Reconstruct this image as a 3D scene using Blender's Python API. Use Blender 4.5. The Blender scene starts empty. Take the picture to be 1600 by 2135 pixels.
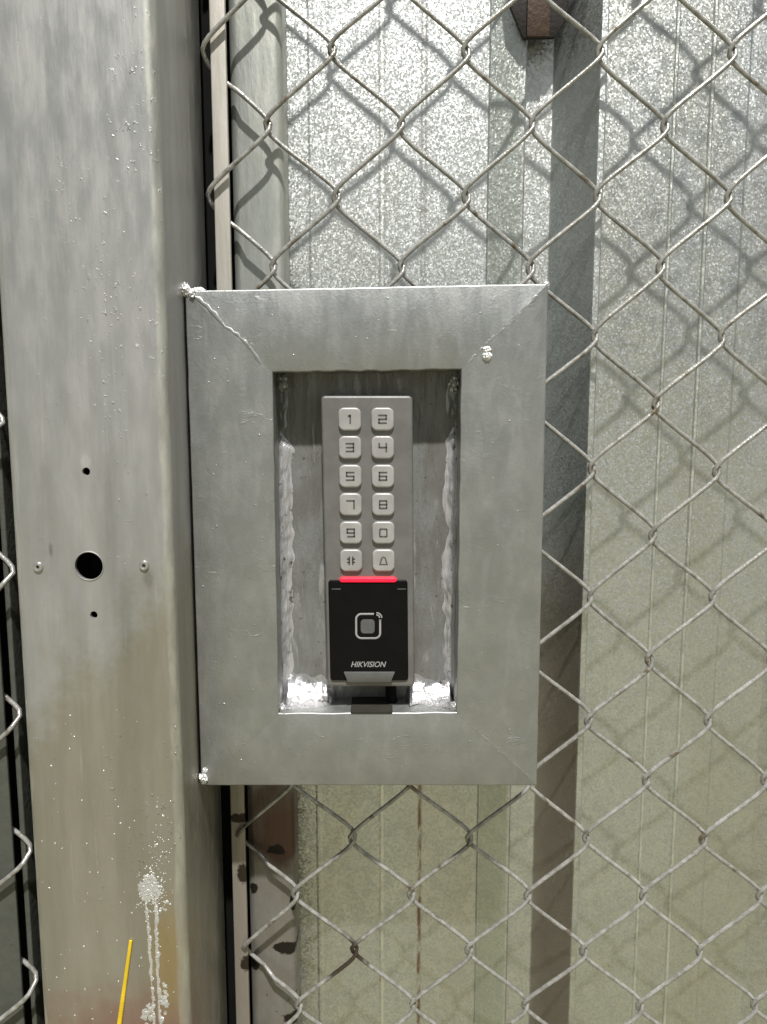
import bpy, bmesh, math, random
from mathutils import Vector, Matrix, noise as mnoise

random.seed(7)
sc = bpy.context.scene
COL = sc.collection

# ------------------------------------------------------------------ camera
F_PX, PITCH, CAM_D, CAM_H = 1605.0, math.radians(7.3), 0.40, 1.35
cam = bpy.data.cameras.new('camera')
cam.sensor_fit = 'VERTICAL'
cam.sensor_height = 24.0
cam.lens = 24.0 * F_PX / 2135.0
cam.clip_start = 0.01
cam.clip_end = 500.0
cam_ob = bpy.data.objects.new('camera', cam)
COL.objects.link(cam_ob)
cam_ob.location = (0, -CAM_D, CAM_H)
cam_ob.rotation_euler = (math.radians(90) - PITCH, 0, 0)
sc.camera = cam_ob

# ------------------------------------------------------------------ sky and sun
SUN_DIR = Vector((-0.09, 1.0, -1.75)).normalized()      # the way the light travels
sun_el = math.asin(-SUN_DIR.z)
sun_rot = math.atan2(-SUN_DIR.x, -SUN_DIR.y)
world = bpy.data.worlds.new('World')
sc.world = world
world.use_nodes = True
wn, wl = world.node_tree.nodes, world.node_tree.links
for n in list(wn):
    wn.remove(n)
w_out = wn.new('ShaderNodeOutputWorld')
w_bg = wn.new('ShaderNodeBackground')
w_sky = wn.new('ShaderNodeTexSky')
w_sky.sky_type = 'NISHITA'
w_sky.sun_disc = False
w_sky.sun_elevation = sun_el
w_sky.sun_rotation = sun_rot
w_sky.dust_density = 1.0
w_sky.air_density = 1.0
w_hsv = wn.new('ShaderNodeHueSaturation')
w_hsv.inputs['Saturation'].default_value = 0.3
w_bg.inputs['Strength'].default_value = 0.05
wl.new(w_sky.outputs[0], w_hsv.inputs['Color'])
wl.new(w_hsv.outputs[0], w_bg.inputs['Color'])
wl.new(w_bg.outputs[0], w_out.inputs[0])

sun = bpy.data.lights.new('sun', 'SUN')
sun.energy = 5.0
sun.angle = math.radians(1.5)
sun.color = (1.0, 0.975, 0.94)
sun_ob = bpy.data.objects.new('sun', sun)
COL.objects.link(sun_ob)
sun_ob.location = (0, -3, 5)
sun_ob.rotation_euler = SUN_DIR.to_track_quat('-Z', 'Y').to_euler()

sc.view_settings.view_transform = 'Standard'
sc.view_settings.look = 'None'
sc.view_settings.exposure = 0.1
sc.view_settings.gamma = 1.0


# ------------------------------------------------------------------ helpers
FW = Vector((0, math.cos(PITCH), -math.sin(PITCH)))
UP = Vector((0, math.sin(PITCH), math.cos(PITCH)))


def P(u, v, Y):
    """the point of the vertical plane at depth Y that the photograph shows at pixel (u, v)"""
    d = FW + Vector(((u - 800.0) / F_PX, 0, 0)) + UP * ((1067.5 - v) / F_PX)
    return Vector((0, -CAM_D, CAM_H)) + d * ((Y + CAM_D) / d.y)


def thing(name, label, cat, loc, group=None):
    o = bpy.data.objects.new(name, None)
    o.empty_display_size = 0.05
    COL.objects.link(o)
    o.location = loc
    tag(o, label, cat, group)
    return o


def tag(o, label=None, cat=None, group=None, kind=None):
    if label: o['label'] = label
    if cat: o['category'] = cat
    if group: o['group'] = group
    if kind: o['kind'] = kind
    return o


def world_loc(o):
    v = Vector(o.location)
    if o.parent:
        v += world_loc(o.parent)
    return v


def put(name, me, mat, parent=None, smooth=True, angle=35):
    """link a mesh given in world coordinates, its origin on its own centre"""
    if mat is not None:
        me.materials.clear()
        me.materials.append(mat)
    co = [v.co.copy() for v in me.vertices]
    c = (Vector(map(min, zip(*co))) + Vector(map(max, zip(*co)))) / 2
    me.transform(Matrix.Translation(-c))
    o = bpy.data.objects.new(name, me)
    COL.objects.link(o)
    o.location = c
    if parent is not None:
        o.parent = parent
        o.location = c - world_loc(parent)
    if smooth:
        for p in me.polygons:
            p.use_smooth = True
        me.set_sharp_from_angle(angle=math.radians(angle))
    return o


def bm_mesh(bm, name='m'):
    bmesh.ops.recalc_face_normals(bm, faces=bm.faces)
    me = bpy.data.meshes.new(name)
    bm.to_mesh(me)
    bm.free()
    return me


def rr_outline(cx, cz, w, h, R, n=5):
    R = min(R, w / 2 - 1e-6, h / 2 - 1e-6)
    pts = []
    for ax, az, a0 in ((1, 1, 0), (-1, 1, 90), (-1, -1, 180), (1, -1, 270)):
        for i in range(n + 1):
            a = math.radians(a0 + 90.0 * i / n)
            pts.append((cx + ax * (w / 2 - R) + R * math.cos(a), cz + az * (h / 2 - R) + R * math.sin(a)))
    return pts


def loft(bm, rings, cap0=True, cap1=True):
    vr = [[bm.verts.new(p) for p in r] for r in rings]
    n = len(vr[0])
    for a, b in zip(vr, vr[1:]):
        for i in range(n):
            bm.faces.new((a[i], a[(i + 1) % n], b[(i + 1) % n], b[i]))
    if cap0: bm.faces.new(vr[0][::-1])
    if cap1: bm.faces.new(vr[-1])


def pill(cx, cz, w, h, R, y_front, y_back, bev, lean=0.0, steps=3, n=5, bm=None):
    """a rounded rectangle block facing the camera with a rounded front rim"""
    own = bm is None
    bm = bm or bmesh.new()
    rings = []
    sh = lambda pts, y: [(x + (cz - z) * lean, y, z) for x, z in pts]
    rings.append(sh(rr_outline(cx, cz, w, h, R, n), y_back))
    for i in range(steps + 1):
        a = math.pi / 2 * i / steps
        ins = bev * (1 - math.cos(a))
        rings.append(sh(rr_outline(cx, cz, w - 2 * ins, h - 2 * ins, max(R - ins, 1e-5), n), y_front + bev * (1 - math.sin(a))))
    ins = bev * 1.25
    rings.append(sh(rr_outline(cx, cz, w - 2 * ins, h - 2 * ins, max(R - ins, 1e-5), n), y_front))
    loft(bm, rings)
    return bm_mesh(bm) if own else bm


def box(bm, x0, x1, y0, y1, z0, z1):
    v = [bm.verts.new((x, y, z)) for x in (x0, x1) for y in (y0, y1) for z in (z0, z1)]
    for f in ((0, 1, 3, 2), (4, 6, 7, 5), (0, 4, 5, 1), (2, 3, 7, 6), (0, 2, 6, 4), (1, 5, 7, 3)):
        bm.faces.new([v[i] for i in f])


def prism(pts, y0, y1, bev=0.0, seg=2):
    """polygon of (x, z) points pushed through from y0 to y1"""
    bm = bmesh.new()
    loft(bm, [[(x, y0, z) for x, z in pts], [(x, y1, z) for x, z in pts]])
    bmesh.ops.recalc_face_normals(bm, faces=bm.faces)
    if bev:
        bmesh.ops.bevel(bm, geom=bm.edges[:], offset=bev, segments=seg, profile=0.5, affect='EDGES')
    return bm_mesh(bm)


def tube(pts, radii, n=8, flat=1.0, bm=None):
    """a round bar through the points; flat squeezes it in depth"""
    own = bm is None
    bm = bm or bmesh.new()
    rings = []
    up = None
    for i, p in enumerate(pts):
        t = (pts[min(i + 1, len(pts) - 1)] - pts[max(i - 1, 0)]).normalized()
        if up is None:
            up = Vector((0, 1, 0)) if abs(t.y) < 0.9 else Vector((1, 0, 0))
        side = t.cross(up).normalized()
        up = side.cross(t).normalized()
        r = radii[i] if isinstance(radii, (list, tuple)) else radii
        rings.append([p + side * (r * math.cos(a)) + up * (r * flat * math.sin(a)) for a in [2 * math.pi * k / n for k in range(n)]])
    loft(bm, rings)
    return bm_mesh(bm) if own else bm


def bead(pts, r, rough, step=0.0012, flat=0.6, n=10, seed=0, wander=0.3):
    """a lumpy run of weld metal or thick paint through the points"""
    path = []
    for a, b in zip(pts, pts[1:]):
        k = max(2, int((b - a).length / step))
        path += [a.lerp(b, i / k) for i in range(k)]
    path.append(pts[-1])
    rnd = random.Random(seed)
    out, rad = [], []
    for i, p in enumerate(path):
        q = p * (1 / (r * 3.0)) + Vector((seed * 7.1, 0, 0))
        nv = mnoise.noise(q)
        nw = mnoise.noise(q * 2.7 + Vector((3, 1, 4)))
        out.append(p + Vector((nw, 0, nv)) * r * wander)
        e = min(1.0, (i + 0.4) / 2.0, (len(path) - 0.6 - i) / 2.0)
        rad.append(max(r * 0.12, r * e * (1 + rough * (nv + 0.8 * nw + 0.4 * (rnd.random() - 0.5)))))
    return tube(out, rad, n=n, flat=flat)


def lump(c, rx, ry, rz, rough=0.35, seed=0, sub=3, freq=2.2):
    bm = bmesh.new()
    bmesh.ops.create_icosphere(bm, subdivisions=sub, radius=1.0)
    off = Vector((seed * 3.7, seed * 1.3, seed * 9.1))
    for v in bm.verts:
        k = 1 + rough * (mnoise.noise(v.co * freq + off) + 0.5 * mnoise.noise(v.co * freq * 2.6 + off))
        v.co = Vector((c[0] + v.co.x * rx * k, c[1] + v.co.y * ry * k, c[2] + v.co.z * rz * k))
    return bm_mesh(bm)


# ------------------------------------------------------------------ depths of the planes (metres behind the frame's face)
POST_Y0, POST_Y1 = -0.035, 0.058
MESH_Y, BAR_Y, STILE_Y, SHEET_Y = 0.0395, 0.0410, 0.0490, 0.080
PLATE_Y, DEV_Y = 0.0225, 0.0035
POST_X0, POST_X1 = -0.1785, -0.1014
TOP_Z = 2.25

# ------------------------------------------------------------------ materials
class M:
    def __init__(self, name):
        self.mat = bpy.data.materials.new(name)
        self.mat.use_nodes = True
        self.t = self.mat.node_tree
        self.b = self.t.nodes['Principled BSDF']
        self.pos = self.t.nodes.new('ShaderNodeNewGeometry').outputs['Position']

    def node(self, kind):
        return self.t.nodes.new(kind)

    def link(self, a, b):
        if hasattr(a, 'is_output'):
            self.t.links.new(a, b)
        else:
            b.default_value = a

    def scaled(self, s, off=(0, 0, 0)):
        m = self.node('ShaderNodeMapping')
        self.link(self.pos, m.inputs['Vector'])
        m.inputs['Scale'].default_value = s
        m.inputs['Location'].default_value = off
        return m.outputs[0]

    def noise(self, scale, detail=3, rough=0.55, stretch=None, off=(0, 0, 0), dist=0.0):
        n = self.node('ShaderNodeTexNoise')
        n.inputs['Scale'].default_value = scale
        n.inputs['Detail'].default_value = detail
        n.inputs['Roughness'].default_value = rough
        n.inputs['Distortion'].default_value = dist
        self.link(self.scaled(stretch or (1, 1, 1), off), n.inputs['Vector'])
        return n.outputs['Fac']

    def voro(self, scale, stretch=None, feature='F1', out='Distance'):
        n = self.node('ShaderNodeTexVoronoi')
        n.feature = feature
        n.inputs['Scale'].default_value = scale
        self.link(self.scaled(stretch or (1, 1, 1)), n.inputs['Vector'])
        return n.outputs[out]

    def math(self, op, a, b=0.0, c=0.0, clamp=False):
        n = self.node('ShaderNodeMath')
        n.operation = op
        n.use_clamp = clamp
        self.link(a, n.inputs[0]); self.link(b, n.inputs[1])
        if op in ('MULTIPLY_ADD', 'SMOOTH_MIN', 'SMOOTH_MAX'):
            self.link(c, n.inputs[2])
        return n.outputs[0]

    def rng(self, v, a, b, lo=0.0, hi=1.0, smooth=True):
        n = self.node('ShaderNodeMapRange')
        n.interpolation_type = 'SMOOTHSTEP' if smooth else 'LINEAR'
        self.link(v, n.inputs['Value'])
        for i, x in zip(('From Min', 'From Max', 'To Min', 'To Max'), (a, b, lo, hi)):
            n.inputs[i].default_value = x
        return n.outputs[0]

    def mix(self, f, a, b):
        n = self.node('ShaderNodeMix')
        n.data_type = 'RGBA'
        self.link(f, n.inputs['Factor'])
        for s, x in ((n.inputs[6], a), (n.inputs[7], b)):
            if hasattr(x, 'is_output'): self.t.links.new(x, s)
            else: s.default_value = tuple(x) + (1,)
        return n.outputs[2]

    def xyz(self):
        n = self.node('ShaderNodeSeparateXYZ')
        self.link(self.pos, n.inputs[0])
        return n.outputs

    def blob(self, c, r, soft=0.35, wob=0.5, nscale=200):
        """a mask, 1 inside a ragged ellipsoid round c"""
        s = self.node('ShaderNodeVectorMath'); s.operation = 'SUBTRACT'
        self.link(self.pos, s.inputs[0]); s.inputs[1].default_value = c
        d = self.node('ShaderNodeVectorMath'); d.operation = 'DIVIDE'
        self.link(s.outputs[0], d.inputs[0]); d.inputs[1].default_value = r
        l = self.node('ShaderNodeVectorMath'); l.operation = 'LENGTH'
        self.link(d.outputs[0], l.inputs[0])
        v = self.math('ADD', l.outputs['Value'], self.math('MULTIPLY', self.math('SUBTRACT', self.noise(nscale, 3), 0.5), wob * 2))
        return self.rng(v, 1 + soft, 1 - soft)

    def bump(self, h, dist, strength=1.0, prev=None):
        n = self.node('ShaderNodeBump')
        n.inputs['Strength'].default_value = strength
        n.inputs['Distance'].default_value = dist
        self.link(h, n.inputs['Height'])
        if prev is not None: self.link(prev, n.inputs['Normal'])
        return n.outputs[0]

    def set(self, color=None, rough=None, metal=None, normal=None, spec=None):
        b = self.b
        if color is not None:
            if hasattr(color, 'is_output'): self.t.links.new(color, b.inputs['Base Color'])
            else: b.inputs['Base Color'].default_value = tuple(color) + (1,)
        if rough is not None: self.link(rough, b.inputs['Roughness'])
        if metal is not None: self.link(metal, b.inputs['Metallic'])
        if normal is not None: self.link(normal, b.inputs['Normal'])
        if spec is not None: b.inputs['Specular IOR Level'].default_value = spec
        return self.mat


def plain(name, color, rough=0.5, metal=0.0, bump=0.0, bscale=900, spec=None):
    m = M(name)
    n = m.noise(bscale, 3)
    c = m.mix(m.rng(m.noise(90, 3), 0.3, 0.7), [k * 0.88 for k in color], [min(1, k * 1.08) for k in color])
    return m.set(c, m.rng(n, 0.2, 0.8, rough - 0.06, rough + 0.06), metal, m.bump(n, bump) if bump else None, spec)


def mat_post():
    m = M('silver_painted_post')
    x, y, z = m.xyz()
    streak = m.noise(60, 4, 0.6, (1, 1, 0.10))
    fine = m.noise(520, 3, 0.6, (1, 1, 0.16))
    grain = m.noise(900, 2)
    base = m.mix(m.rng(streak, 0.3, 0.72), (0.38, 0.385, 0.375), (0.47, 0.47, 0.455))
    # the old ochre coat under the newer silver, its edge ragged below the drilled holes
    edge = m.math('ADD', z, m.math('MULTIPLY', m.math('SUBTRACT', m.noise(42, 6, 0.72), 0.5), 0.13))
    edge = m.math('ADD', edge, m.math('MULTIPLY', x, -1.0))
    old = m.rng(edge, 1.402, 1.350)
    base = m.mix(m.math('MULTIPLY', old, 0.70), base, m.mix(m.rng(streak, 0.35, 0.7), (0.285, 0.262, 0.185), (0.345, 0.32, 0.235)))
    red = m.blob(P(285, 2190, -0.035), (0.045, 0.03, 0.030), 0.75, 0.5, 90)
    base = m.mix(m.math('MULTIPLY', red, 0.55), base, (0.28, 0.09, 0.06))
    och = m.blob(P(352, 2000, -0.035), (0.009, 0.03, 0.028), 0.7, 0.4, 150)
    base = m.mix(m.math('MULTIPLY', och, 0.55), base, (0.38, 0.25, 0.06))
    # light caught by both front corners, painted in as paler bands
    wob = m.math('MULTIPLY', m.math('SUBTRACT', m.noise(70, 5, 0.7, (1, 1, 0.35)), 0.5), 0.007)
    corner_light = m.math('MAXIMUM', m.rng(m.math('ADD', x, wob), POST_X1 - 0.0056, POST_X1 - 0.0036), m.rng(m.math('ADD', x, wob), POST_X0 + 0.0032, POST_X0 + 0.0018))
    base = m.mix(m.math('MULTIPLY', corner_light, m.rng(y, POST_Y0 + 0.006, POST_Y0 + 0.003, 0, 0.55)), base, m.mix(m.rng(m.noise(90, 5, 0.7, (1, 1, 0.25), off=(2, 2, 2)), 0.42, 0.62), (0.42, 0.42, 0.37), (0.62, 0.63, 0.54)))
    for uv, r, f in (((309, 1206), (0.0022, 0.02, 0.0045), 0.5), ((106, 1147), (0.0009, 0.02, 0.003), 0.6), ((262, 1290), (0.003, 0.02, 0.022), 0.25),
                     ((92, 1060), (0.0035, 0.02, 0.03), 0.18), ((230, 1090), (0.0025, 0.02, 0.04), 0.2)):
        base = m.mix(m.math('MULTIPLY', m.blob(P(*uv, -0.035), r, 0.6, 0.5, 300), f), base, (0.17, 0.165, 0.15))
    base = m.mix(m.math('MULTIPLY', m.blob(P(178, 962, -0.035), (0.0022, 0.02, 0.0035), 0.5, 0.4, 300), 0.5), base, (0.62, 0.63, 0.61))
    scr = m.rng(m.noise(420, 3, 0.7, (1, 1, 0.03), off=(6, 1, 1)), 0.62, 0.74, 0, 0.3)
    base = m.mix(scr, base, (0.60, 0.60, 0.58))
    # drops and blisters in the paint, in patches
    patch = m.math('MULTIPLY', m.rng(m.noise(34, 3, 0.6, (1, 1, 0.35)), 0.44, 0.60), m.rng(x, -0.160, -0.125, 0.25, 1.0))
    drops = m.rng(m.noise(520, 3, 0.6, (1, 1, 0.6), dist=0.5), 0.58, 0.74)
    drops = m.math('MULTIPLY', drops, m.math('MULTIPLY', patch, m.rng(m.noise(210, 2), 0.44, 0.60)))
    nrm = m.bump(fine, 0.00016, 0.8)
    nrm = m.bump(m.noise(140, 4, 0.6, (1, 1, 0.10)), 0.00018, 0.6, nrm)
    nrm = m.bump(drops, 0.0004, 0.9, nrm)
    rgh = m.rng(m.noise(150, 4, 0.6, (1, 1, 0.3)), 0.3, 0.7, 0.36, 0.56)
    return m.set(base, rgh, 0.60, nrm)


def mat_frame():
    m = M('grey_silver_frame_paint')
    brush = m.noise(150, 5, 0.62, (1, 1, 0.55), dist=0.4)
    fine = m.noise(700, 3, 0.6)
    base = m.mix(m.rng(m.noise(45, 5, 0.6), 0.3, 0.7), (0.325, 0.337, 0.328), (0.385, 0.395, 0.382))
    wipe = m.noise(110, 5, 0.7, (1, 1, 0.3), off=(3, 1, 4), dist=0.5)
    base = m.mix(m.rng(wipe, 0.50, 0.72, 0, 0.22), base, (0.46, 0.47, 0.455))
    grime = m.rng(m.noise(75, 6, 0.75, off=(8, 2, 6)), 0.58, 0.74, 0, 0.35)
    base = m.mix(grime, base, (0.24, 0.235, 0.21))
    lumps = m.rng(m.noise(260, 4, 0.6, (0.5, 1, 1), dist=0.7), 0.50, 0.78)
    lumps = m.math('MULTIPLY', lumps, m.rng(m.noise(50, 3, off=(5, 2, 1)), 0.52, 0.70))
    nrm = m.bump(brush, 0.00050, 0.6)
    nrm = m.bump(fine, 0.00015, 0.6, nrm)
    nrm = m.bump(lumps, 0.00030, 0.8, nrm)
    return m.set(base, m.rng(wipe, 0.35, 0.65, 0.38, 0.50), 0.75, nrm)


def mat_recess():
    m = M('streaked_recess_metal')
    st = m.noise(190, 5, 0.65, (1, 1, 0.16), dist=0.8)
    big = m.noise(70, 4, 0.6, (1, 1, 0.5), off=(2, 7, 3))
    base = m.mix(m.rng(big, 0.36, 0.64), (0.17, 0.168, 0.155), (0.225, 0.23, 0.225))
    base = m.mix(m.rng(st, 0.56, 0.70), base, (0.33, 0.33, 0.32))
    base = m.mix(m.rng(m.noise(300, 3, off=(9, 1, 2)), 0.66, 0.74), base, (0.12, 0.10, 0.08))
    nrm = m.bump(st, 0.0016, 0.9)
    nrm = m.bump(m.noise(800, 2), 0.0002, 0.7, nrm)
    return m.set(base, m.rng(st, 0.35, 0.7, 0.40, 0.26), 0.2, nrm)


def mat_smear():
    m = M('thick_silver_smear')
    st = m.noise(360, 5, 0.65, (1, 1, 0.14), dist=0.9)
    nrm = m.bump(st, 0.0011, 0.9)
    base = m.mix(m.rng(m.noise(240, 3), 0.58, 0.72), (0.62, 0.62, 0.63), (0.16, 0.15, 0.14))
    return m.set(base, 0.28, 0.55, nrm)


def mat_splash():
    m = M('brushed_silver_splash')
    st = m.noise(260, 5, 0.65, (1, 1, 0.55), dist=0.8)
    nrm = m.bump(st, 0.0011, 0.9)
    base = m.mix(m.rng(m.noise(210, 5, 0.75, dist=1.0), 0.56, 0.64), (0.62, 0.62, 0.63), (0.16, 0.15, 0.14))
    return m.set(base, 0.26, 0.88, nrm)



def mat_sheet():
    m = M('galvanised_sheet')
    sp = m.voro(150, out='Color')
    bw = m.node('ShaderNodeRGBToBW'); m.link(sp, bw.inputs[0])
    sp2 = m.voro(720, out='Color')
    bw2 = m.node('ShaderNodeRGBToBW'); m.link(sp2, bw2.inputs[0])
    v = m.math('ADD', m.math('MULTIPLY', bw.outputs[0], 0.35), m.math('MULTIPLY', bw2.outputs[0], 0.65))
    base = m.mix(m.rng(v, 0.2, 0.8), (0.60, 0.625, 0.605), (0.76, 0.78, 0.755))
    dirt = m.noise(16, 4, 0.6, (1, 1, 0.25))
    base = m.mix(m.rng(dirt, 0.42, 0.72, 0, 0.35), base, (0.54, 0.52, 0.40))
    base = m.mix(m.rng(m.noise(300, 4, 0.7, off=(3, 3, 8)), 0.64, 0.76, 0, 0.35), base, (0.34, 0.35, 0.34))
    # the zinc is mottled grey where it has weathered, high on the right
    wx, wy, wz = m.xyz()
    old = m.math('MULTIPLY', m.rng(wx, 0.110, 0.150), m.rng(wz, 1.28, 1.42))
    mott = m.rng(m.noise(85, 6, 0.75, off=(1, 5, 2)), 0.40, 0.66)
    base = m.mix(m.math('MULTIPLY', old, m.math('MULTIPLY', mott, 0.6)), base, (0.36, 0.385, 0.385))
    # dark reflection on the big rib's side put into the colour, browner lower down
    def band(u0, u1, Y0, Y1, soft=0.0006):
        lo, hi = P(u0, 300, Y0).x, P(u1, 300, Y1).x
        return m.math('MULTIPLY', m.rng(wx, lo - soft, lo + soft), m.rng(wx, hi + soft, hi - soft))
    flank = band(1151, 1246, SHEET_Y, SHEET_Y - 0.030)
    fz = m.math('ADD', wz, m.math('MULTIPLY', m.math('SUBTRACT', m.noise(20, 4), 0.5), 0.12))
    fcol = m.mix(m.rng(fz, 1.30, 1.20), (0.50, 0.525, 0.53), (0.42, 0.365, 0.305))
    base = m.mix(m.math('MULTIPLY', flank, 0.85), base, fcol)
    base = m.mix(m.math('MULTIPLY', band(1022, 1088, SHEET_Y - 0.002, SHEET_Y - 0.0085), 0.5), base, (0.50, 0.55, 0.48))
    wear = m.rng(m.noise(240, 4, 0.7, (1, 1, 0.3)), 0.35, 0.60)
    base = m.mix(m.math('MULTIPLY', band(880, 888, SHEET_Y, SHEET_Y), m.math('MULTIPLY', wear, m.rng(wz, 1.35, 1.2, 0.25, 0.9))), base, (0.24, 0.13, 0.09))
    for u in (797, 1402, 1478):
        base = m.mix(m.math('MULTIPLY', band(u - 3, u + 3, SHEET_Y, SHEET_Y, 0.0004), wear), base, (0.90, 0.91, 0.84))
    # crystals of zinc, each tilted its own way
    cell = m.node('ShaderNodeVectorMath'); cell.operation = 'SUBTRACT'
    m.link(m.voro(1150, out='Color'), cell.inputs[0]); cell.inputs[1].default_value = (0.5, 0.5, 0.5)
    sc_ = m.node('ShaderNodeVectorMath'); sc_.operation = 'SCALE'
    m.link(cell.outputs[0], sc_.inputs[0]); sc_.inputs['Scale'].default_value = 0.28
    geo = m.node('ShaderNodeNewGeometry')
    ad = m.node('ShaderNodeVectorMath'); ad.operation = 'ADD'
    m.link(geo.outputs['Normal'], ad.inputs[0]); m.link(sc_.outputs[0], ad.inputs[1])
    nz = m.node('ShaderNodeVectorMath'); nz.operation = 'NORMALIZE'
    m.link(ad.outputs[0], nz.inputs[0])
    nrm = m.bump(m.noise(420, 3, 0.6), 0.00015, 0.8, nz.outputs[0])
    nrm = m.bump(m.noise(30, 3, 0.5, (1, 1, 0.3)), 0.0016, 0.5, nrm)
    return m.set(base, m.rng(v, 0.2, 0.8, 0.47, 0.39), 1.0, nrm)


def mat_wire():
    m = M('galvanised_wire')
    n = m.noise(260, 4, 0.6)
    base = m.mix(m.rng(n, 0.3, 0.7), (0.27, 0.265, 0.24), (0.50, 0.495, 0.47))
    base = m.mix(m.rng(m.noise(75, 4, off=(4, 4, 1)), 0.58, 0.68), base, (0.17, 0.135, 0.095))
    sc1 = m.blob(P(560, 1745, 0.0395), (0.022, 0.03, 0.014), 0.3, 0.5, 120)
    sc2 = m.blob(P(700, 1990, 0.0395), (0.022, 0.03, 0.013), 0.3, 0.5, 120)
    base = m.mix(m.math('MAXIMUM', sc1, sc2), base, (0.07, 0.055, 0.04))
    return m.set(base, m.rng(n, 0.3, 0.7, 0.36, 0.24), 0.45, m.bump(m.noise(700, 3), 0.0003, 0.7))


def mat_stile():
    m = M('scorched_shaded_stile')
    x, y, z = m.xyz()
    st = m.noise(70, 4, 0.6, (1, 1, 0.12))
    base = m.mix(m.rng(st, 0.3, 0.7), (0.40, 0.42, 0.39), (0.54, 0.54, 0.48))
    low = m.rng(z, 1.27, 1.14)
    base = m.mix(m.math('MULTIPLY', low, 0.8), base, m.mix(m.rng(m.noise(40, 4), 0.35, 0.65), (0.25, 0.235, 0.215), (0.20, 0.178, 0.15)))  # browner low down, with the frame's shade put into the colour
    YS = 0.05
    for uv, r, colr in (((575, 1720), (0.020, 0.05, 0.028), (0.12, 0.082, 0.062)),
                        ((590, 1740), (0.012, 0.05, 0.018), (0.13, 0.075, 0.055))):
        base = m.mix(m.math('MULTIPLY', m.blob(P(*uv, YS), r, 0.22, 0.25, 130), 0.85), base, colr)
    for uv, r in (((578, 1770), (0.0055, 0.05, 0.0032)), ((598, 1975), (0.0075, 0.05, 0.0045)),
                  ((530, 1850), (0.003, 0.05, 0.003)), ((522, 2010), (0.006, 0.05, 0.0045)),
                  ((612, 1880), (0.002, 0.05, 0.006)), ((612, 2120), (0.006, 0.05, 0.004))):
        base = m.mix(m.blob(P(*uv, YS), r, 0.15, 0.75, 230), base, (0.025, 0.02, 0.016))
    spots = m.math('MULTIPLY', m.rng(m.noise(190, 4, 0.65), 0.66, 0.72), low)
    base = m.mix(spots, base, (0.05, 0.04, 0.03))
    nrm = m.bump(m.noise(300, 4, 0.6, (1, 1, 0.25)), 0.0005, 0.8)
    return m.set(base, m.rng(st, 0.3, 0.7, 0.40, 0.55), 0.65, nrm)


def mat_bar():
    m = M('raw_flat_bar_steel')
    st = m.noise(120, 4, 0.6, (1, 1, 0.08))
    x, y, z = m.xyz()
    base = m.mix(m.rng(st, 0.3, 0.7), (0.50, 0.47, 0.41), (0.66, 0.63, 0.57))
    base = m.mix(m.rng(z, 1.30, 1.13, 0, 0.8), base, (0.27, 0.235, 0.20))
    for uv, r in (((512, 1825), (0.006, 0.03, 0.006)), ((520, 2010), (0.006, 0.03, 0.005)), ((502, 1705), (0.007, 0.03, 0.003))):
        base = m.mix(m.blob(P(*uv, BAR_Y), r, 0.15, 0.75, 230), base, (0.04, 0.03, 0.02))
    return m.set(base, 0.45, 0.55, m.bump(m.noise(420, 3, 0.6, (1, 1, 0.2)), 0.0003, 0.7))


def mat_ground():
    m = M('concrete_ground')
    n = m.noise(6, 6, 0.65)
    base = m.mix(m.rng(n, 0.3, 0.7), (0.20, 0.188, 0.115), (0.26, 0.245, 0.15))
    base = m.mix(m.rng(m.noise(140, 4, 0.7), 0.55, 0.75, 0, 0.4), base, (0.13, 0.115, 0.09))
    return m.set(base, 0.9, 0.0, m.bump(m.noise(180, 4), 0.002, 0.6))


POST, FRAME, RECESS, SMEAR, SPLASH = mat_post(), mat_frame(), mat_recess(), mat_smear(), mat_splash()
SHEET, WIRE, STILE, BAR, GROUND = mat_sheet(), mat_wire(), mat_stile(), mat_bar(), mat_ground()
WELD = plain('bright_weld_metal', (0.78, 0.78, 0.77), 0.34, 0.65, 0.0009, 900)
RIVET = plain('rivet_metal', (0.62, 0.62, 0.60), 0.28, 0.9)
LEAD_GAP_BLACK = plain('black_lead_and_gap_shade', (0.006, 0.006, 0.006), 0.8, spec=0.1)  # black of the lead, also used for shade in the gaps
DARK = plain('dark_steel', (0.05, 0.045, 0.04), 0.6, 0.3)
BROWN = plain('rusted_brown_steel', (0.055, 0.032, 0.017), 0.7, 0.1, 0.0006, 400)
BROWN_DARK = plain('near_black_steel', (0.014, 0.011, 0.008), 0.7, 0.1, 0.0004, 400)
HOUSING = plain('warm_grey_housing', (0.19, 0.186, 0.178), 0.45, 0.35, 0.00005, 2500)
KEYCAP = plain("pale_grey_key", (0.40, 0.388, 0.375), 0.38, 0.2, 0.00004, 2500)
GLYPH = plain('dark_grey_print', (0.08, 0.077, 0.072), 0.6)
PANEL = plain('black_reader_plastic', (0.005, 0.005, 0.005), 0.42, spec=0.13)
PRINT = plain('pale_grey_print', (0.34, 0.34, 0.33), 0.5)
PRINT_DIM = plain('dim_grey_print', (0.11, 0.115, 0.11), 0.5)
TAB = plain('grey_metal_tab', (0.17, 0.175, 0.175), 0.38, 0.5)
YELLOW = plain('yellow_plastic', (0.75, 0.52, 0.02), 0.45)
UNDER_SHADE = plain('under_keypad_shade', (0.035, 0.034, 0.026), 0.7, spec=0.2)
SIDE = plain('side_frame_steel', (0.10, 0.105, 0.09), 0.5, 0.3, 0.0003, 300)
LED = M('red_led').mat
_b = LED.node_tree.nodes['Principled BSDF']
_b.inputs['Base Color'].default_value = (0.5, 0.01, 0.03, 1)
_b.inputs['Emission Color'].default_value = (1.0, 0.006, 0.03, 1)
_b.inputs['Emission Strength'].default_value = 1.5

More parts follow.
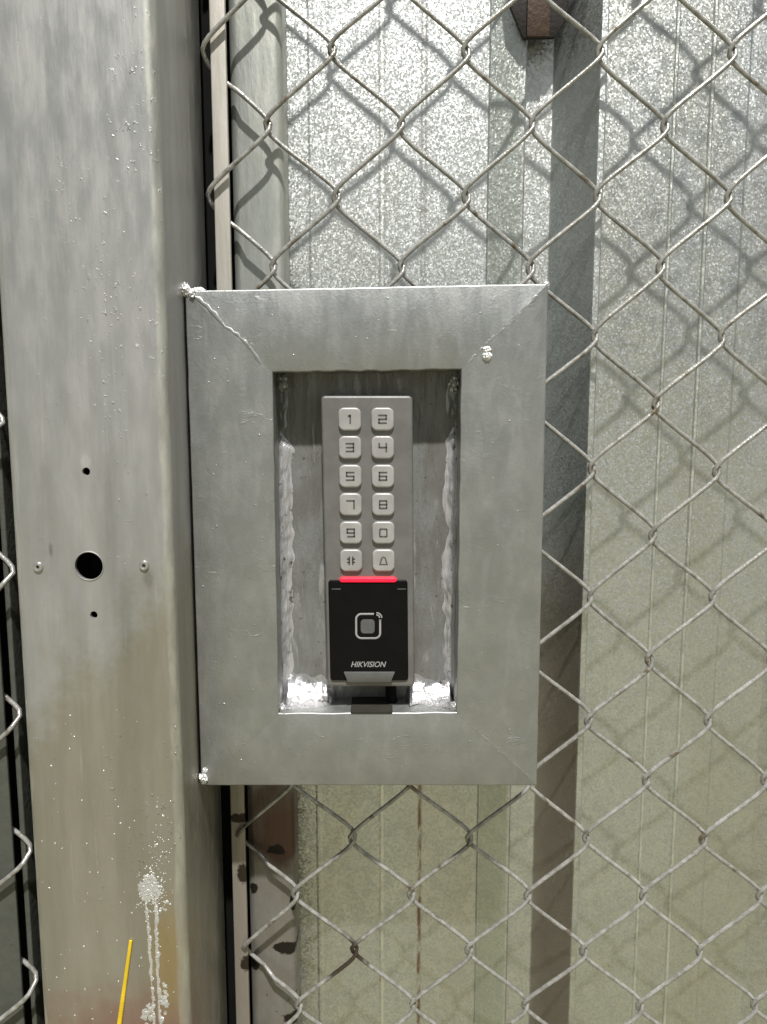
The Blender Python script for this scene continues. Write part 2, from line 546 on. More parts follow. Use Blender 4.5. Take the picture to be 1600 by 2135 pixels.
# ------------------------------------------------------------------ ground
bm = bmesh.new()
v = [bm.verts.new(p) for p in ((-60, -60, 0), (60, -60, 0), (60, 60, 0), (-60, 60, 0))]
bm.faces.new(v)
g = put('ground', bm_mesh(bm), GROUND, smooth=False)
tag(g, kind='structure')

# ------------------------------------------------------------------ corrugated sheet wall
sheet = thing('corrugated_wall', 'galvanised corrugated metal sheeting with upright ribs behind the wire mesh', 'metal wall', (0.0, SHEET_Y, 0))


def X(u, v, Y):
    return P(u, v, Y).x


prof = [(-0.16, SHEET_Y), (-0.0600, SHEET_Y)]


def mini(x, w, d):          # a pressed line
    return [(x - w, SHEET_Y), (x - w * 0.35, SHEET_Y + d), (x + w * 0.35, SHEET_Y + d), (x + w, SHEET_Y)]


prof += mini(X(650, 300, SHEET_Y), 0.0021, -0.00035)
prof += mini(X(797, 300, SHEET_Y), 0.0021, -0.00035)
prof += mini(X(884, 300, SHEET_Y), 0.0021, 0.00035)
R1, R2 = 0.0085, 0.030
r1 = X(1092, 300, SHEET_Y - R1)
prof += [(X(1018, 300, SHEET_Y), SHEET_Y), (X(1022, 300, SHEET_Y - 0.002), SHEET_Y - 0.002), (r1 - 0.001, SHEET_Y - R1 + 0.0003), (r1, SHEET_Y - R1),
         (r1 + 0.0008, SHEET_Y - R1 + 0.001), (r1 + 0.0014, SHEET_Y)]
rx = X(1248, 300, SHEET_Y - R2)
prof += [(X(1150, 300, SHEET_Y), SHEET_Y), (rx, SHEET_Y - R2), (rx + 0.0025, SHEET_Y - R2 - 0.0003), (rx + 0.0035, SHEET_Y - R2 + 0.0015), (rx + 0.005, SHEET_Y)]
prof += mini(X(1402, 300, SHEET_Y), 0.0012, -0.0008)
prof += mini(X(1478, 300, SHEET_Y), 0.0014, -0.0010)
prof += mini(X(1560, 300, SHEET_Y), 0.0022, 0.0006)
px = prof[-1][0]
for k in range(2):                       # the same ribs again further along
    b = 0.245 + 0.19 * k
    prof += [(b, SHEET_Y), (b + 0.027, SHEET_Y - 0.024), (b + 0.031, SHEET_Y - 0.0245), (b + 0.034, SHEET_Y)]
    prof += mini(b + 0.075, 0.0024, -0.002)
    prof += mini(b + 0.115, 0.0024, -0.002)
prof.append((0.66, SHEET_Y))
bm = bmesh.new()
zs = [0.004] + [0.1 + 0.1 * i for i in range(22)]
rows = []
for z in zs:
    rows.append([bm.verts.new((x, y + 0.0006 * math.sin(z * 9 + x * 20), z)) for x, y in prof])
for a, b in zip(rows, rows[1:]):
    for i in range(len(prof) - 1):
        bm.faces.new((a[i], a[i + 1], b[i + 1], b[i]))
so = put('sheet', bm_mesh(bm), SHEET, sheet, angle=14)
md = so.modifiers.new('thickness', 'SOLIDIFY'); md.thickness = 0.0008; md.offset = 0
# rail the sheeting is fixed to, behind
bm = bmesh.new()
for zc in (0.25, 2.05):
    box(bm, -0.16, 0.66, SHEET_Y + 0.004, SHEET_Y + 0.044, zc - 0.02, zc + 0.02)
put('fixing_rail', bm_mesh(bm), DARK, sheet, smooth=False)

# near-black plate and rusty brown block at the top, on the sheeting
keeper = thing('rusty_bracket', 'near-black plate with rusty brown block at the top of the metal sheeting', 'bracket', P(1130, 60, SHEET_Y - 0.012))
pts = [P(u, v_, SHEET_Y - 0.016) for u, v_ in ((1058, -60), (1064, 10), (1092, 78), (1158, 76), (1176, 48), (1186, 0), (1190, -60))]
put('plate', prism([(p.x, p.z) for p in pts], SHEET_Y - 0.0150, SHEET_Y - 0.0120, 0.0006), BROWN_DARK, keeper)
a, b = P(1101, 70, SHEET_Y - 0.02), P(1152, -50, SHEET_Y - 0.02)
put('block', prism([(a.x, a.z), (b.x, a.z), (b.x, b.z), (a.x, b.z)], SHEET_Y - 0.0168, SHEET_Y - 0.0149, 0.0005), BROWN, keeper)
a, b = P(1110, 30, SHEET_Y), P(1140, -40, SHEET_Y)
bm = bmesh.new(); box(bm, a.x, b.x, SHEET_Y - 0.0121, SHEET_Y + 0.0005, a.z, b.z)
put('stud', bm_mesh(bm), BROWN_DARK, keeper, smooth=False)

# ------------------------------------------------------------------ gate leaf: stile, flat bar, black strip for the gap's shade
leaf = thing('gate_leaf', 'galvanised gate stile and pale flat bar beside the post, scorched black low down', 'gate frame', (-0.08, 0.06, 0.0))
sx0, sx1 = X(486, 500, STILE_Y), X(594, 500, STILE_Y)


def upright(x0, x1, y0, y1, R, z0=0.0, z1=TOP_Z, nz=1, n=5):
    o2 = rr_outline((x0 + x1) / 2, (y0 + y1) / 2, x1 - x0, y1 - y0, R, n)
    bm = bmesh.new()
    loft(bm, [[(x, y, z0 + (z1 - z0) * k / nz) for x, y in o2] for k in range(nz + 1)])
    return bm_mesh(bm)


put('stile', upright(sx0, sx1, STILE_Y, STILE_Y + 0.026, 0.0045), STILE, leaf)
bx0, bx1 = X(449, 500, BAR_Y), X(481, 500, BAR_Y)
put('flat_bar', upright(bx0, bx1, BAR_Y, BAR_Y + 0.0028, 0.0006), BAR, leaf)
put('gap_shade_strip', upright(POST_X1 - 0.004, sx0 - 0.0003, 0.0640, 0.0745, 0.001), LEAD_GAP_BLACK, leaf)  # added black strip standing for the shade between post and stile
for zc in (0.06, 2.2):
    bm = bmesh.new(); box(bm, sx1 - 0.001, 0.62, STILE_Y + 0.003, STILE_Y + 0.023, zc - 0.02, zc + 0.02)
    put('rail', bm_mesh(bm), STILE, leaf, smooth=False)
put('stile', upright(0.60, 0.64, STILE_Y, STILE_Y + 0.026, 0.0045), STILE, leaf)

# ------------------------------------------------------------------ chain-link mesh
WR, HX, HZ, LEAN = 0.00128, 0.0357, 0.03735, 0.017


def zigzag(xl, z_first, z0, z1, y, phase_left, hx=HX, hz=HZ, r=WR, lean=LEAN, seed=0, bm=None, back=None, back_off=0.0042):
    """one woven wire: rises to the right in front, to the left behind, hooked at each bend"""
    a, e = 1.25 * r, 1.25 * r
    A = hx / 2 + e
    k = 0.925
    pts = []
    n_per = 26
    total = int((z1 - z0) / (2 * hz) * n_per)
    for i in range(total + 1):
        z = z0 + (z1 - z0) * i / total
        th = math.pi * (z - z_first) / hz - math.pi / 2          # left bend at z_first
        s = math.asin(k * math.sin(th)) / math.asin(k)
        x = xl + hx / 2 + A * s
        yy = y - a * math.tanh(3.2 * math.cos(th))
        if back is not None and math.cos(th) < 0.12:             # behind the flat bar it is threaded on
            f = min(1.0, max(0.0, (back + 0.007 - x) / 0.007)) * min(1.0, (0.12 - math.cos(th)) / 0.14)
            yy += back_off * f * f * (3 - 2 * f)
        q = Vector((xl * 30 + seed, z * 14, 0.3))
        x += 0.0014 * mnoise.noise(q)
        zz = z + 0.0019 * mnoise.noise(q + Vector((5, 3, 1)))
        pts.append(Vector((x - (z - 1.505) * lean, yy, zz)))
    return tube(pts, r, n=8, bm=bm)


X0, Z0 = 0.0091, CAM_H + 0.1548
fence = thing('chain_link_mesh', 'galvanised chain-link wire mesh covering the gate right of the post', 'wire mesh', (0.2, MESH_Y, 0.1))
for i in range(-3, 16):
    xl = X0 + HX * i
    zf = Z0 + (HZ if i % 2 else 0.0)
    if i == -3:
        put('wire', zigzag(xl + 0.0034, zf, 0.10, 2.17, MESH_Y, True, hx=HX - 0.0034, seed=i, back=bx1), WIRE, fence, angle=80)
    else:
        put('wire', zigzag(xl, zf, 0.10, 2.17, MESH_Y, True, seed=i), WIRE, fence, angle=80)

# ------------------------------------------------------------------ gate post
post = thing('gate_post', 'silver painted square steel post with drilled holes, left of the keypad', 'post', ((POST_X0 + POST_X1) / 2, 0.013, 0))
outer = upright(POST_X0, POST_X1, POST_Y0, POST_Y1, 0.0046, 0, TOP_Z, 1, 7)
inner = upright(POST_X0 + 0.0022, POST_X1 - 0.0022, POST_Y0 + 0.0022, POST_Y1 - 0.0022, 0.003, -0.05, TOP_Z - 0.01, 1, 4)
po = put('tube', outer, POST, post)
cuts = [bpy.data.objects.new('cut', inner)]


def cutter(c, r, rz=None, n=40):
    rz = rz or r
    bm = bmesh.new()
    ring = [(c.x + r * math.cos(2 * math.pi * k / n), c.z + rz * math.sin(2 * math.pi * k / n)) for k in range(n)]
    loft(bm, [[(x, POST_Y0 - 0.01, z) for x, z in ring], [(x, POST_Y0 + 0.012, z) for x, z in ring]])
    return bpy.data.objects.new('cut', bm_mesh(bm))


HOLE = P(186, 1180, POST_Y0)
for uv, r in (((186, 1180), 0.0069), ((180, 983), 0.0019), ((196, 1282), 0.0018)):
    cuts.append(cutter(P(*uv, POST_Y0), r))
mods = []
for c in cuts:
    COL.objects.link(c)
    mo = po.modifiers.new('cut', 'BOOLEAN'); mo.operation = 'DIFFERENCE'; mo.solver = 'EXACT'; mo.object = c
    mods.append(mo)
bpy.context.view_layer.update()
dg = bpy.context.evaluated_depsgraph_get()
me2 = bpy.data.meshes.new_from_object(po.evaluated_get(dg))
for mo in mods: po.modifiers.remove(mo)
po.data = me2
for p in me2.polygons: p.use_smooth = True
me2.set_sharp_from_angle(angle=math.radians(30))
for c in cuts:
    bpy.data.objects.remove(c)


def ring_mesh(c, R, r, y, n=24, k=8):
    bm = bmesh.new()
    vs = []
    for i in range(n):
        a = 2 * math.pi * i / n
        vs.append([bm.verts.new((c.x + (R + r * math.cos(b)) * math.cos(a), y + r * math.sin(b), c.z + (R + r * math.cos(b)) * math.sin(a)))
                   for b in [2 * math.pi * j / k for j in range(k)]])
    for i in range(n):
        for j in range(k):
            bm.faces.new((vs[i][j], vs[(i + 1) % n][j], vs[(i + 1) % n][(j + 1) % k], vs[i][(j + 1) % k]))
    return bm_mesh(bm)


for uv in ((80, 1182), (301, 1179)):
    c = P(*uv, POST_Y0)
    rv = put('rivet', ring_mesh(c, 0.00155, 0.0009, POST_Y0 - 0.0003), RIVET, post)
    bm = bmesh.new()
    ring = [(c.x + 0.0012 * math.cos(2 * math.pi * k / 16), c.z + 0.0012 * math.sin(2 * math.pi * k / 16)) for k in range(16)]
    loft(bm, [[(x, POST_Y0 - 0.0002, z) for x, z in ring], [(x, POST_Y0 + 0.001, z) for x, z in ring]])
    put('rivet_pin', bm_mesh(bm), DARK, rv)
# burr round the two drilled holes
put('hole_rim', ring_mesh(HOLE, 0.0070, 0.00035, POST_Y0 - 0.00005, 36), POST, post)
# weld scar low on the face
put('weld_run', bead([P(304, 1875, POST_Y0), P(312, 1960, POST_Y0), P(318, 2060, POST_Y0), P(324, 2200, POST_Y0)], 0.0008, 0.9, 0.0016, 0.5, seed=2, wander=1.1), WELD, post)
put('weld_run', bead([P(326, 1880, POST_Y0), P(328, 1990, POST_Y0), P(333, 2090, POST_Y0), P(340, 2200, POST_Y0)], 0.0008, 0.9, 0.0016, 0.5, seed=5, wander=1.1), WELD, post)
rnd = random.Random(3)
def burst(u0, v0, su, sv, n, r0, r1, seed):
    """fused lumps of weld metal thrown onto the face, one mesh"""
    rb = random.Random(seed)
    bm = bmesh.new()
    for k in range(n):
        c = P(rb.gauss(u0, su), rb.gauss(v0, sv), POST_Y0)
        r = r0 + (r1 - r0) * rb.random() ** 2
        me_ = lump((c.x, c.y, c.z), r * rb.uniform(0.8, 1.3), r * 0.13, r * rb.uniform(0.8, 1.5), 0.7, seed=seed + k, sub=3, freq=1.9)
        bm.from_mesh(me_); bpy.data.meshes.remove(me_)
    return bm_mesh(bm)


put('weld_blob', burst(312, 1852, 9, 12, 60, 0.0004, 0.0021, 17), WELD, post)
put('weld_blob', burst(332, 1872, 8, 16, 16, 0.0004, 0.0012, 41), WELD, post)
put('weld_blob', burst(311, 2108, 7, 10, 14, 0.0006, 0.0017, 61), WELD, post)
put('weld_blob', burst(343, 2080, 7, 15, 16, 0.0006, 0.0017, 81), WELD, post)
# spatter: tiny drops thrown off by the weld, joined into one part
bm = bmesh.new()
for k in range(330):
    t = rnd.random()
    if k < 190:
        u, v_ = rnd.gauss(318, 15), rnd.gauss(1858, 24)
    elif k < 250:
        u, v_ = rnd.gauss(335, 14), rnd.gauss(1780, 50)
    else:
        u, v_ = rnd.uniform(70, 372), rnd.uniform(1480, 2130)
    if not 60 + (v_ - 1480) * 0.06 < u < 374: continue
    c = P(u, v_, POST_Y0)
    r = rnd.uniform(0.00018, 0.0005) * (1.35 if rnd.random() < 0.1 else 1)
    bmesh.ops.create_icosphere(bm, subdivisions=1, radius=r, matrix=Matrix.Translation(c) @ Matrix.Diagonal((1, 0.6, rnd.uniform(0.8, 1.5), 1)))
tag(put('weld_spatter', bm_mesh(bm), WELD, post), kind='stuff')

# the thin yellow strip lying against the post
tie = thing('yellow_strip', 'thin straight yellow plastic strip lying against the lower part of the silver post', 'plastic strip', P(246, 2180, POST_Y0 - 0.001))
a, b = P(273, 1961, POST_Y0 - 0.0007), P(240, 2200, POST_Y0 - 0.0007)
pts, rad = [], []
for k in range(121):
    pts.append(a.lerp(b, k / 120)); rad.append(0.00085 + 0.0004 * k / 120 + (0.00012 if (k % 3 == 0 and k > 55) else 0))
put('strip', tube(pts, rad, 8, 0.5), YELLOW, tie)

# ------------------------------------------------------------------ left neighbour panel, past the post
left = thing('side_fence_post', 'dark narrow steel frame upright just left of the silver post', 'fence frame', (-0.21, 0, 0))
LY = -0.022
lx = X(41, 1985, LY)
put('flat_bar', upright(lx - 0.05, lx, LY, LY + 0.002, 0.0006), SIDE, left)
a0, a1 = X(57, 1985, LY + 0.004), X(68, 1985, LY + 0.004)
put('edge_bar', upright(a0, a1, LY + 0.004, LY + 0.03, 0.0008), SIDE, left)
put('gap_shade_backing', upright(lx - 0.06, POST_X0 - 0.0005, LY + 0.0305, LY + 0.0335, 0.0005), LEAD_GAP_BLACK, left)  # added black sheet that makes the gap beside the post dark
lmesh = thing('side_chain_link', 'strip of chain-link wire whose bright hooks end at the far left edge', 'wire mesh', (-0.25, -0.03, 0.1))
hx_right = X(44, 1790, -0.0285)
hz_ref = P(44, 1795, -0.0285).z
for k in range(4):
    xl = hx_right - HX * (k + 1) - 0.0012
    zf = hz_ref + (HZ if k % 2 == 0 else 0.0)
    put('wire', zigzag(xl, zf, 0.10, 2.17, -0.0255, True, lean=0.0, seed=40 + k, back=hx_right, back_off=0.0062), WIRE, lmesh, angle=80)
lsheet = thing('side_sheet', 'galvanised sheet panel behind the far left chain-link', 'metal wall', (-0.4, 0.03, 0))
put('sheet', upright(-0.62, lx - 0.048, 0.012, 0.0135, 0.0004, 0.003), SHEET, lsheet)

# ------------------------------------------------------------------ welded keypad frame
frame = thing('keypad_frame', 'grey painted welded steel box frame round the keypad, fixed to the post', 'metal frame', P(770, 1640, 0.01))
OUT = [P(u, v_, 0) for u, v_ in ((386, 606), (1144, 591), (1120, 1638), (420, 1638))]
INN = [P(u, v_, 0) for u, v_ in ((569, 776), (962, 770), (952, 1485), (582, 1487))]
g = 0.00003
DEPTH = 0.027
for i in range(4):
    j = (i + 1) % 4
    q = [OUT[i], OUT[j], INN[j], INN[i]]
    mid = sum(q, Vector()) / 4
    bm = bmesh.new()
    n = 26
    # finely cut front so the hand-made edge is not ruler straight
    def along(a, b, t, amp, s):
        p = a.lerp(b, t)
        d = (b - a).normalized()
        nrm = Vector((-d.z, 0, d.x))
        return p + nrm * amp * mnoise.noise(p * 160 + Vector((s, 0, 0))) * min(1, t * 12, (1 - t) * 12)
    ring = [along(q[0], q[1], k / n, 0.0002, 1) for k in range(n + 1)] + [along(q[2], q[3], k / n, 0.0005, 2) for k in range(n + 1)]
    ring = [p + (mid - p).normalized() * g for p in ring]
    bv = 0.0008
    N = len(ring)
    def inset(d):
        out = []
        h = n + 1
        for lo, q0, q1, in0, in1 in ((0, q[0], q[1], q[3], q[2]), (h, q[2], q[3], q[1], q[0])):
            dr = (q1 - q0).normalized()
            nm = Vector((-dr.z, 0, dr.x))
            if nm.dot(mid - q0) < 0: nm = -nm
            e0, e1 = (in0 - q0).normalized(), (in1 - q1).normalized()
            e0, e1 = e0 / e0.dot(nm), e1 / e1.dot(nm)
            for k in range(h):
                out.append(ring[lo + k] + (e0.lerp(e1, k / n)) * d)
        return out
    rings = [[(p.x, DEPTH, p.z) for p in ring]]
    for s in range(4):
        a = math.pi / 2 * s / 3
        rings.append([(p.x, bv * (1 - math.sin(a)), p.z) for p in inset(bv * (1 - math.cos(a)))])
    loft(bm, rings)
    put('frame_bar', bm_mesh(bm), FRAME, frame)
xs = [p.x for p in INN]; zz = [p.z for p in INN]
bm = bmesh.new()
box(bm, min(xs) - 0.003, max(xs) + 0.003, PLATE_Y, PLATE_Y + 0.002, min(zz) - 0.003, max(zz) + 0.003)
put('recess_plate', bm_mesh(bm), RECESS, frame, smooth=False)

# paint and weld smeared into the recess corners
def fillet(a, b, out_dir, w_plate, w_wall, seed, nt=150, ns=12, full=1.0):
    """thick paint wiped into the corner a-b between a recess wall and the back plate"""
    bm = bmesh.new()
    rows = []
    L = (b - a).length
    for i in range(nt + 1):
        t = i / nt
        p = a.lerp(b, t)
        q = Vector((t * L * 45, seed * 5.3, 0))
        e = min(1, t * 14, (1 - t) * 14)
        wp = w_plate * e * (1 + 0.55 * mnoise.noise(q) + 0.35 * mnoise.noise(q * 3.1))
        ww = w_wall * e * (1 + 0.5 * mnoise.noise(q + Vector((0, 9, 0))) + 0.35 * mnoise.noise(q * 2.7 + Vector((0, 4, 0))))
        row = []
        for j in range(ns + 1):
            s_ = j / ns
            ang = math.pi / 2 * s_
            x_ = wp * (1 - math.cos(ang)) if True else 0
            y_ = ww * (1 - math.sin(ang))
            bulge = math.sin(math.pi * s_) * 0.0007 * e * (0.6 + 1.2 * mnoise.noise(Vector((t * L * 70, s_ * 2.2, seed))) + 0.7 * mnoise.noise(Vector((t * L * 200, s_ * 6, seed + 3))))
            row.append(bm.verts.new(p + out_dir * (x_ + bulge + 0.00005) + Vector((0, -y_ - bulge - 0.00005, 0))))
        rows.append(row)
    for r0, r1 in zip(rows, rows[1:]):
        for j in range(ns):
            bm.faces.new((r0[j], r0[j + 1], r1[j + 1], r1[j]))
    return bm_mesh(bm)


def corner(k, f):           # a recess corner on the back plate
    return Vector((INN[k].x, PLATE_Y, INN[k].z + f))


ex, ez = Vector((1, 0, 0)), Vector((0, 0, 1))
put('silver_smear', fillet(corner(0, -0.030), corner(3, 0.002), ex, 0.0058, 0.006, 1), SMEAR, frame, angle=180)
put('silver_smear', fillet(corner(1, -0.026), corner(2, 0.002), -ex, 0.0058, 0.006, 2), SMEAR, frame, angle=180)
put('silver_smear', fillet(corner(3, 0.0), corner(3, 0.0) + ex * 0.030, ez, 0.013, 0.014, 3, 60), SPLASH, frame, angle=180)
put('silver_smear', fillet(corner(2, 0.0) - ex * 0.027, corner(2, 0.0), ez, 0.013, 0.014, 4, 60), SPLASH, frame, angle=180)
put('silver_smear', fillet(corner(0, -0.004), corner(0, -0.030), ex, 0.004, 0.008, 5, 60), FRAME, frame, angle=180)
put('silver_smear', fillet(corner(1, -0.004), corner(1, -0.026), -ex, 0.004, 0.008, 6, 60), FRAME, frame, angle=180)
for uv, r, y in (((592, 798), 0.0034, 0.012), ((946, 800), 0.0034, 0.010), ((590, 1478), 0.0022, 0.002), ((946, 1474), 0.0024, 0.003)):
    c = P(*uv, y)
    put('paint_lump', lump(tuple(c), r * 0.8, r, r * 1.2, 0.5, seed=uv[0]), FRAME if uv[1] < 900 else SMEAR, frame)
# mitre welds
put('mitre_weld', bead([P(u, v_, 0.0001) for u, v_ in ((398, 612), (432, 640), (470, 680), (505, 705), (530, 735), (548, 765))], 0.0011, 0.9, 0.0022, 0.30, seed=21, wander=1.4), FRAME, frame)
put('mitre_weld', bead([P(u, v_, 0.0003) for u, v_ in ((1134, 602), (1080, 660), (1020, 712), (968, 765))], 0.0009, 0.5, 0.0009, 0.4, seed=22, wander=0.8), FRAME, frame)
put('mitre_weld', bead([P(u, v_, 0.0003) for u, v_ in ((956, 1488), (1000, 1530), (1060, 1580), (1112, 1630))], 0.0009, 0.5, 0.0009, 0.4, seed=23, wander=0.8), FRAME, frame)
put('mitre_weld', bead([P(u, v_, 0.0004) for u, v_ in ((578, 1490), (520, 1545), (460, 1600), (428, 1630))], 0.0008, 0.4, 0.0009, 0.35, seed=24, wander=0.6), FRAME, frame)
for (uv, r, y) in (((387, 604), 0.0034, 0.001), ((401, 612), 0.0022, 0.000), ((425, 1621), 0.0030, 0.000), ((428, 1606), 0.0018, 0.0005), ((1140, 594), 0.0018, 0.0015)):
    c = P(*uv, y)
    put('weld_blob', lump(tuple(c), r * 0.8, r * 0.8, r, 0.55, seed=uv[0]), WELD, frame)
put('weld_run', bead([P(398, 606, 0.016), P(430, 606, 0.016)], 0.002, 0.3, seed=31), WELD, frame)
for z in (P(390, 900, 0.012).z, P(390, 1300, 0.012).z):
    bm = bmesh.new(); box(bm, POST_X1 - 0.0004, OUT[0].x + 0.002, 0.012, 0.02, z - 0.012, z + 0.012)
    put('fixing_tab', bm_mesh(bm), FRAME, frame, smooth=False)
# dark pad added on the recess floor for the shade under the keypad
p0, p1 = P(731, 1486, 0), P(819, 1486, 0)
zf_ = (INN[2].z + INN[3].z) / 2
put('under_shade_pad', upright(p0.x, p1.x, -0.0002, PLATE_Y, 0.0010, zf_ - 0.0007, zf_ + 0.0005), UNDER_SHADE, frame)
# painted-over screw on the top right
c = P(1016, 742, 0)
sw = put('screw', lump((c.x, 0, c.z), 0.0026, 0.0016, 0.0026, 0.3, seed=4), WELD, frame)
c = P(1015, 729, 0)
put('paint_drip', lump((c.x, -0.0004, c.z), 0.0022, 0.0011, 0.0016, 0.5, seed=8), WELD, frame)
# small drips of dried paint, joined
bm = bmesh.new()
rnd = random.Random(12)
for k in range(70):
    side = rnd.random()
    if side < 0.35: u, v_ = rnd.uniform(410, 560), rnd.uniform(640, 1600)
    elif side < 0.6: u, v_ = rnd.uniform(975, 1115), rnd.uniform(620, 1600)
    elif side < 0.8: u, v_ = rnd.uniform(420, 1110), rnd.uniform(620, 750)
    else: u, v_ = rnd.uniform(430, 1100), rnd.uniform(1500, 1625)
    r = rnd.uniform(0.0002, 0.0005)
    bmesh.ops.create_icosphere(bm, subdivisions=1, radius=r, matrix=Matrix.Translation(P(u, v_, 0)) @ Matrix.Diagonal((rnd.uniform(1, 1.8), 0.5, rnd.uniform(0.8, 1.6), 1)))
tag(put('paint_specks', bm_mesh(bm), FRAME, frame), kind='stuff')

# ------------------------------------------------------------------ keypad
dev = thing('access_keypad', 'slim grey access keypad with twelve keys and black card reader in the steel recess', 'keypad', P(775, 1432, 0.012))
tl, tr, br, bl = (P(u, v_, DEV_Y) for u, v_ in ((668, 825), (862, 823), (864, 1432), (684, 1432)))
dw = ((tr - tl).x + (br - bl).x) / 2
dh = tl.z - bl.z
dcx, dcz = (tl.x + tr.x + bl.x + br.x) / 4, (tl.z + bl.z) / 2
DL = ((bl.x + br.x) - (tl.x + tr.x)) / 2 / dh
house = put('housing', pill(dcx, dcz, dw, dh, 0.0022, DEV_Y, PLATE_Y - 0.0002, 0.0013, DL, 4), HOUSING, dev)

S = 0.1


def seg_boxes(bm, cx, cz, y, w, h, segs, st):
    """segs: list of (x0, z0, x1, z1) strokes in a -1..1 box"""
    for x0, z0, x1, z1 in segs:
        xa, xb = cx + min(x0, x1) * w / 2, cx + max(x0, x1) * w / 2
        za, zb = cz + min(z0, z1) * h / 2, cz + max(z0, z1) * h / 2
        box(bm, xa - st / 2, xb + st / 2, y - 0.00012, y + 0.0001, za - st / 2, zb + st / 2)


T, Md, Bt = 1, 0, -1
GL = {
    '1': [(0.15, -1, 0.15, 1), (-0.3, 0.75, 0.1, 0.9)],
    '2': [(-1, 1, 1, 1), (1, 0.1, 1, 0.9), (-1, 0, 1, 0), (-1, -0.9, -1, -0.1), (-1, -1, 1, -1)],
    '3': [(-1, 1, 1, 1), (1, -0.9, 1, 0.9), (-0.9, 0, 0.9, 0), (-1, -1, 1, -1)],
    '4': [(-1, 0.1, -1, 1), (-0.9, 0, 1, 0), (1, -1, 1, 1)],
    '5': [(-1, 1, 1, 1), (-1, 0.1, -1, 0.9), (-1, 0, 1, 0), (1, -0.9, 1, -0.1), (-1, -1, 1, -1)],
    '6': [(-1, 1, 1, 1), (-1, -0.9, -1, 0.9), (-0.9, 0, 1, 0), (1, -0.9, 1, -0.1), (-1, -1, 1, -1)],
    '7': [(-1, 1, 1, 1), (1, -1, 1, 0.9)],
    '8': [(-0.85, 1, 0.85, 1), (-1, 0.15, -1, 0.85), (1, 0.15, 1, 0.85), (-0.8, 0, 0.8, 0), (-1, -0.85, -1, -0.15), (1, -0.85, 1, -0.15), (-0.85, -1, 0.85, -1)],
    '9': [(-1, 1, 1, 1), (-1, 0.1, -1, 0.9), (-1, 0, 0.9, 0), (1, -0.9, 1, 0.9), (-0.8, -1, 1, -1)],
    '0': [(-1, -0.8, -1, 0.8), (-0.8, 1, -0.25, 1), (0.25, 1, 0.8, 1), (1, -0.8, 1, 0.8), (-0.8, -1, -0.25, -1), (0.25, -1, 0.8, -1)],
    '#': [(-0.5, -0.95, -0.5, -0.12), (-0.5, 0.12, -0.5, 0.95), (0.5, -0.95, 0.5, -0.12), (0.5, 0.12, 0.5, 0.95), (-0.95, 0.45, -0.6, 0.45), (0.6, 0.45, 0.95, 0.45), (-0.95, -0.45, -0.6, -0.45), (0.6, -0.45, 0.95, -0.45)],
}
KW = 0.0118
names = ['1', '2', '3', '4', '5', '6', '7', '8', '9', '0', '#', 'bell']
rows_v = [874, 933, 993, 1052, 1111, 1169]
KY = DEV_Y - 0.0019
for r_, v_ in enumerate(rows_v):
    for c_ in range(2):
        u = (729.5 if c_ == 0 else 798) + (v_ - 874) * (0.0095 if c_ == 0 else 0.007)
        c = P(u, v_, KY)
        key = put('key', pill(c.x, c.z, KW, KW * 1.01, 0.0030, KY, DEV_Y + 0.0004, 0.0009, DL, 4, 6), KEYCAP, dev)
        ch = names[r_ * 2 + c_]
        key['label'] = 'key marked with a bell' if ch == 'bell' else 'key marked ' + ch
        bm = bmesh.new()
        if ch == 'bell':
            pts = [Vector((c.x + x * 0.0021, KY, c.z + z * 0.0021)) for x, z in
                   [(-0.85, -0.75), (-0.65, -0.2), (-0.6, 0.25), (-0.35, 0.75), (0, 0.95), (0.35, 0.75), (0.6, 0.25), (0.65, -0.2), (0.85, -0.75)]]
            tube(pts, 0.00036, 6, 0.4, bm)
            seg_boxes(bm, c.x, c.z, KY, 0.0042, 0.0042, [(-0.95, -0.95, 0.95, -0.95)], 0.0006)
        else:
            seg_boxes(bm, c.x, c.z, KY, 0.0037, 0.0040, GL[ch], 0.00080)
        put('key_mark', bm_mesh(bm), GLYPH, key, smooth=False)

# black reader panel
a, b = P(686, 1209, DEV_Y), P(851, 1418, DEV_Y)
panel = put('reader_panel', pill((P(687, 1313, DEV_Y).x + P(851, 1313, DEV_Y).x) / 2, (a.z + b.z) / 2, (P(851, 1313, DEV_Y) - P(687, 1313, DEV_Y)).x, a.z - b.z, 0.0018, DEV_Y - 0.0010, DEV_Y + 0.0005, 0.0006, DL), PANEL, dev)
PY = DEV_Y - 0.0010
c0, c1 = P(709, 1208.5, PY), P(827, 1208.5, PY)
put('status_light', pill((c0.x + c1.x) / 2, c0.z, (c1 - c0).x, 0.0027, 0.0012, PY - 0.0009, PY + 0.0008, 0.0008, 0, 3, 6), LED, dev)
for u0, u1 in ((692, 711), (829, 847)):
    bm = bmesh.new(); p, q = P(u0, 1228, PY), P(u1, 1228, PY)
    box(bm, p.x, q.x, PY - 0.00012, PY + 0.0002, p.z - 0.00022, p.z + 0.00022)
    put('hinge_line', bm_mesh(bm), PRINT_DIM, panel, smooth=False)
pts = [P(u, v_, PY) for u, v_ in ((717, 1400), (824, 1400), (815, 1421), (726, 1421))]
put('pull_tab', prism([(p.x, p.z) for p in pts], PY - 0.0014, PY + 0.0004, 0.0004), TAB, panel)
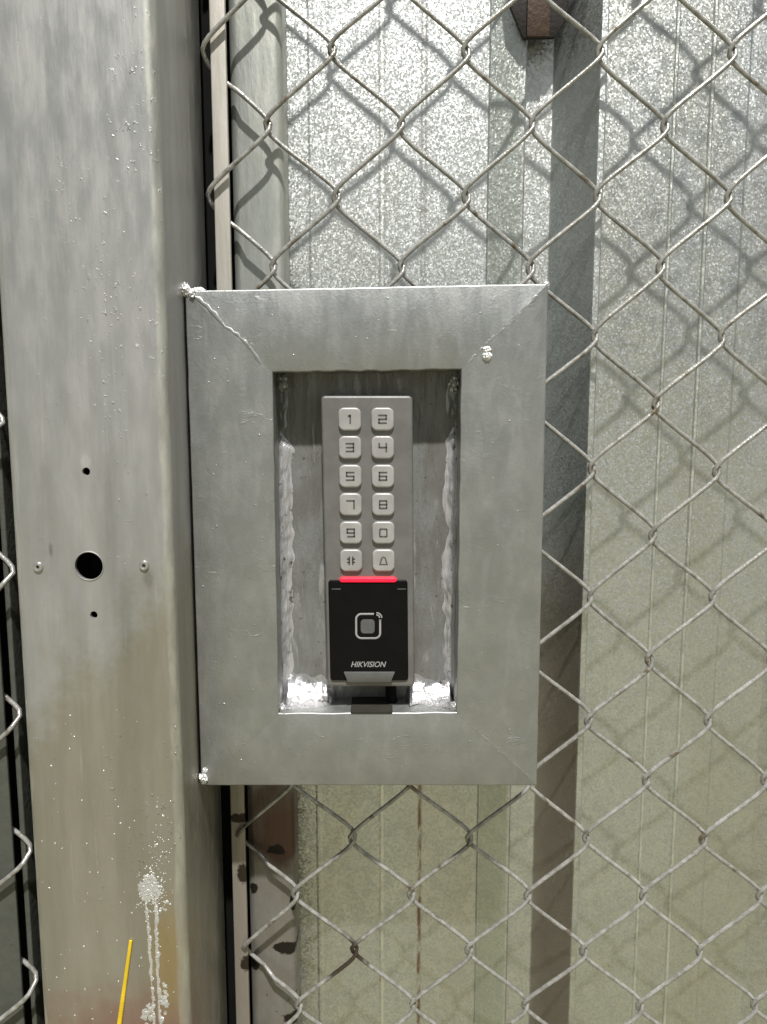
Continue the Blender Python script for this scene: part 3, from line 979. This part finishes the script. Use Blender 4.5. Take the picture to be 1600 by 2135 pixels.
# card symbol: open rounded square, plain grey pad, two waves
ic = P(768, 1305.5, PY)
mm = (P(769, 1305, PY) - P(768, 1305, PY)).x
o = rr_outline(0, 0, 50 * mm, 52 * mm, 11 * mm, 6)
order = o[6:] + o[:1]
path = [Vector((ic.x + x, PY - 0.00002, ic.z + z)) for x, z in order]
path = [Vector((ic.x + 12 * mm, PY - 0.00002, ic.z + 26 * mm))] + path[1:] + [Vector((ic.x + 25 * mm, PY - 0.00002, ic.z + 12 * mm))]
put('card_symbol', tube(path, 2.0 * mm, 6, 0.25), PRINT, panel)
put('symbol_pad', pill(P(767, 1306, PY).x, P(767, 1306, PY).z, 29 * mm, 30 * mm, 7 * mm, PY - 0.00012, PY + 0.0002, 0.00005), PRINT_DIM, panel)
for rr in (7, 11.5):
    cx, cz = ic.x + 17 * mm, ic.z + 17 * mm
    pth = [Vector((cx + rr * mm * math.cos(math.radians(t)), PY - 0.00002, cz + rr * mm * math.sin(math.radians(t)))) for t in range(5, 91, 12)]
    put('symbol_wave', tube(pth, 1.4 * mm, 6, 0.25), PRINT, panel)
cu = bpy.data.curves.new('letters', 'FONT')
cu.body = 'HIKVISION'; cu.size = 1.0; cu.shear = 0.3; cu.align_x = 'CENTER'; cu.align_y = 'CENTER'; cu.offset = 0.012; cu.extrude = 0.01
to = bpy.data.objects.new('letters', cu); COL.objects.link(to)
bpy.context.view_layer.update()
tm = bpy.data.meshes.new_from_object(to.evaluated_get(bpy.context.evaluated_depsgraph_get()))
bpy.data.objects.remove(to)
xsv = [v.co.x for v in tm.vertices]; ysv = [v.co.y for v in tm.vertices]
tw, th_ = max(xsv) - min(xsv), max(ysv) - min(ysv)
c = P(769, 1385, PY)
sxx, szz = 74 * mm / tw, 12 * mm / th_
mcx, mcy = (max(xsv) + min(xsv)) / 2, (max(ysv) + min(ysv)) / 2
for v in tm.vertices:
    v.co = Vector((c.x + (v.co.x - mcx) * sxx, PY - 0.00006 - v.co.z * 0.002, c.z + (v.co.y - mcy) * szz))
put('maker_lettering', tm, PRINT, panel, smooth=False)
# short black lead under the housing
put('cable_stub', tube([P(815, 1425, 0.016), P(816, 1450, 0.015), P(818, 1475, 0.017), P(820, 1500, 0.019)], 0.0030, 10), LEAD_GAP_BLACK, dev)
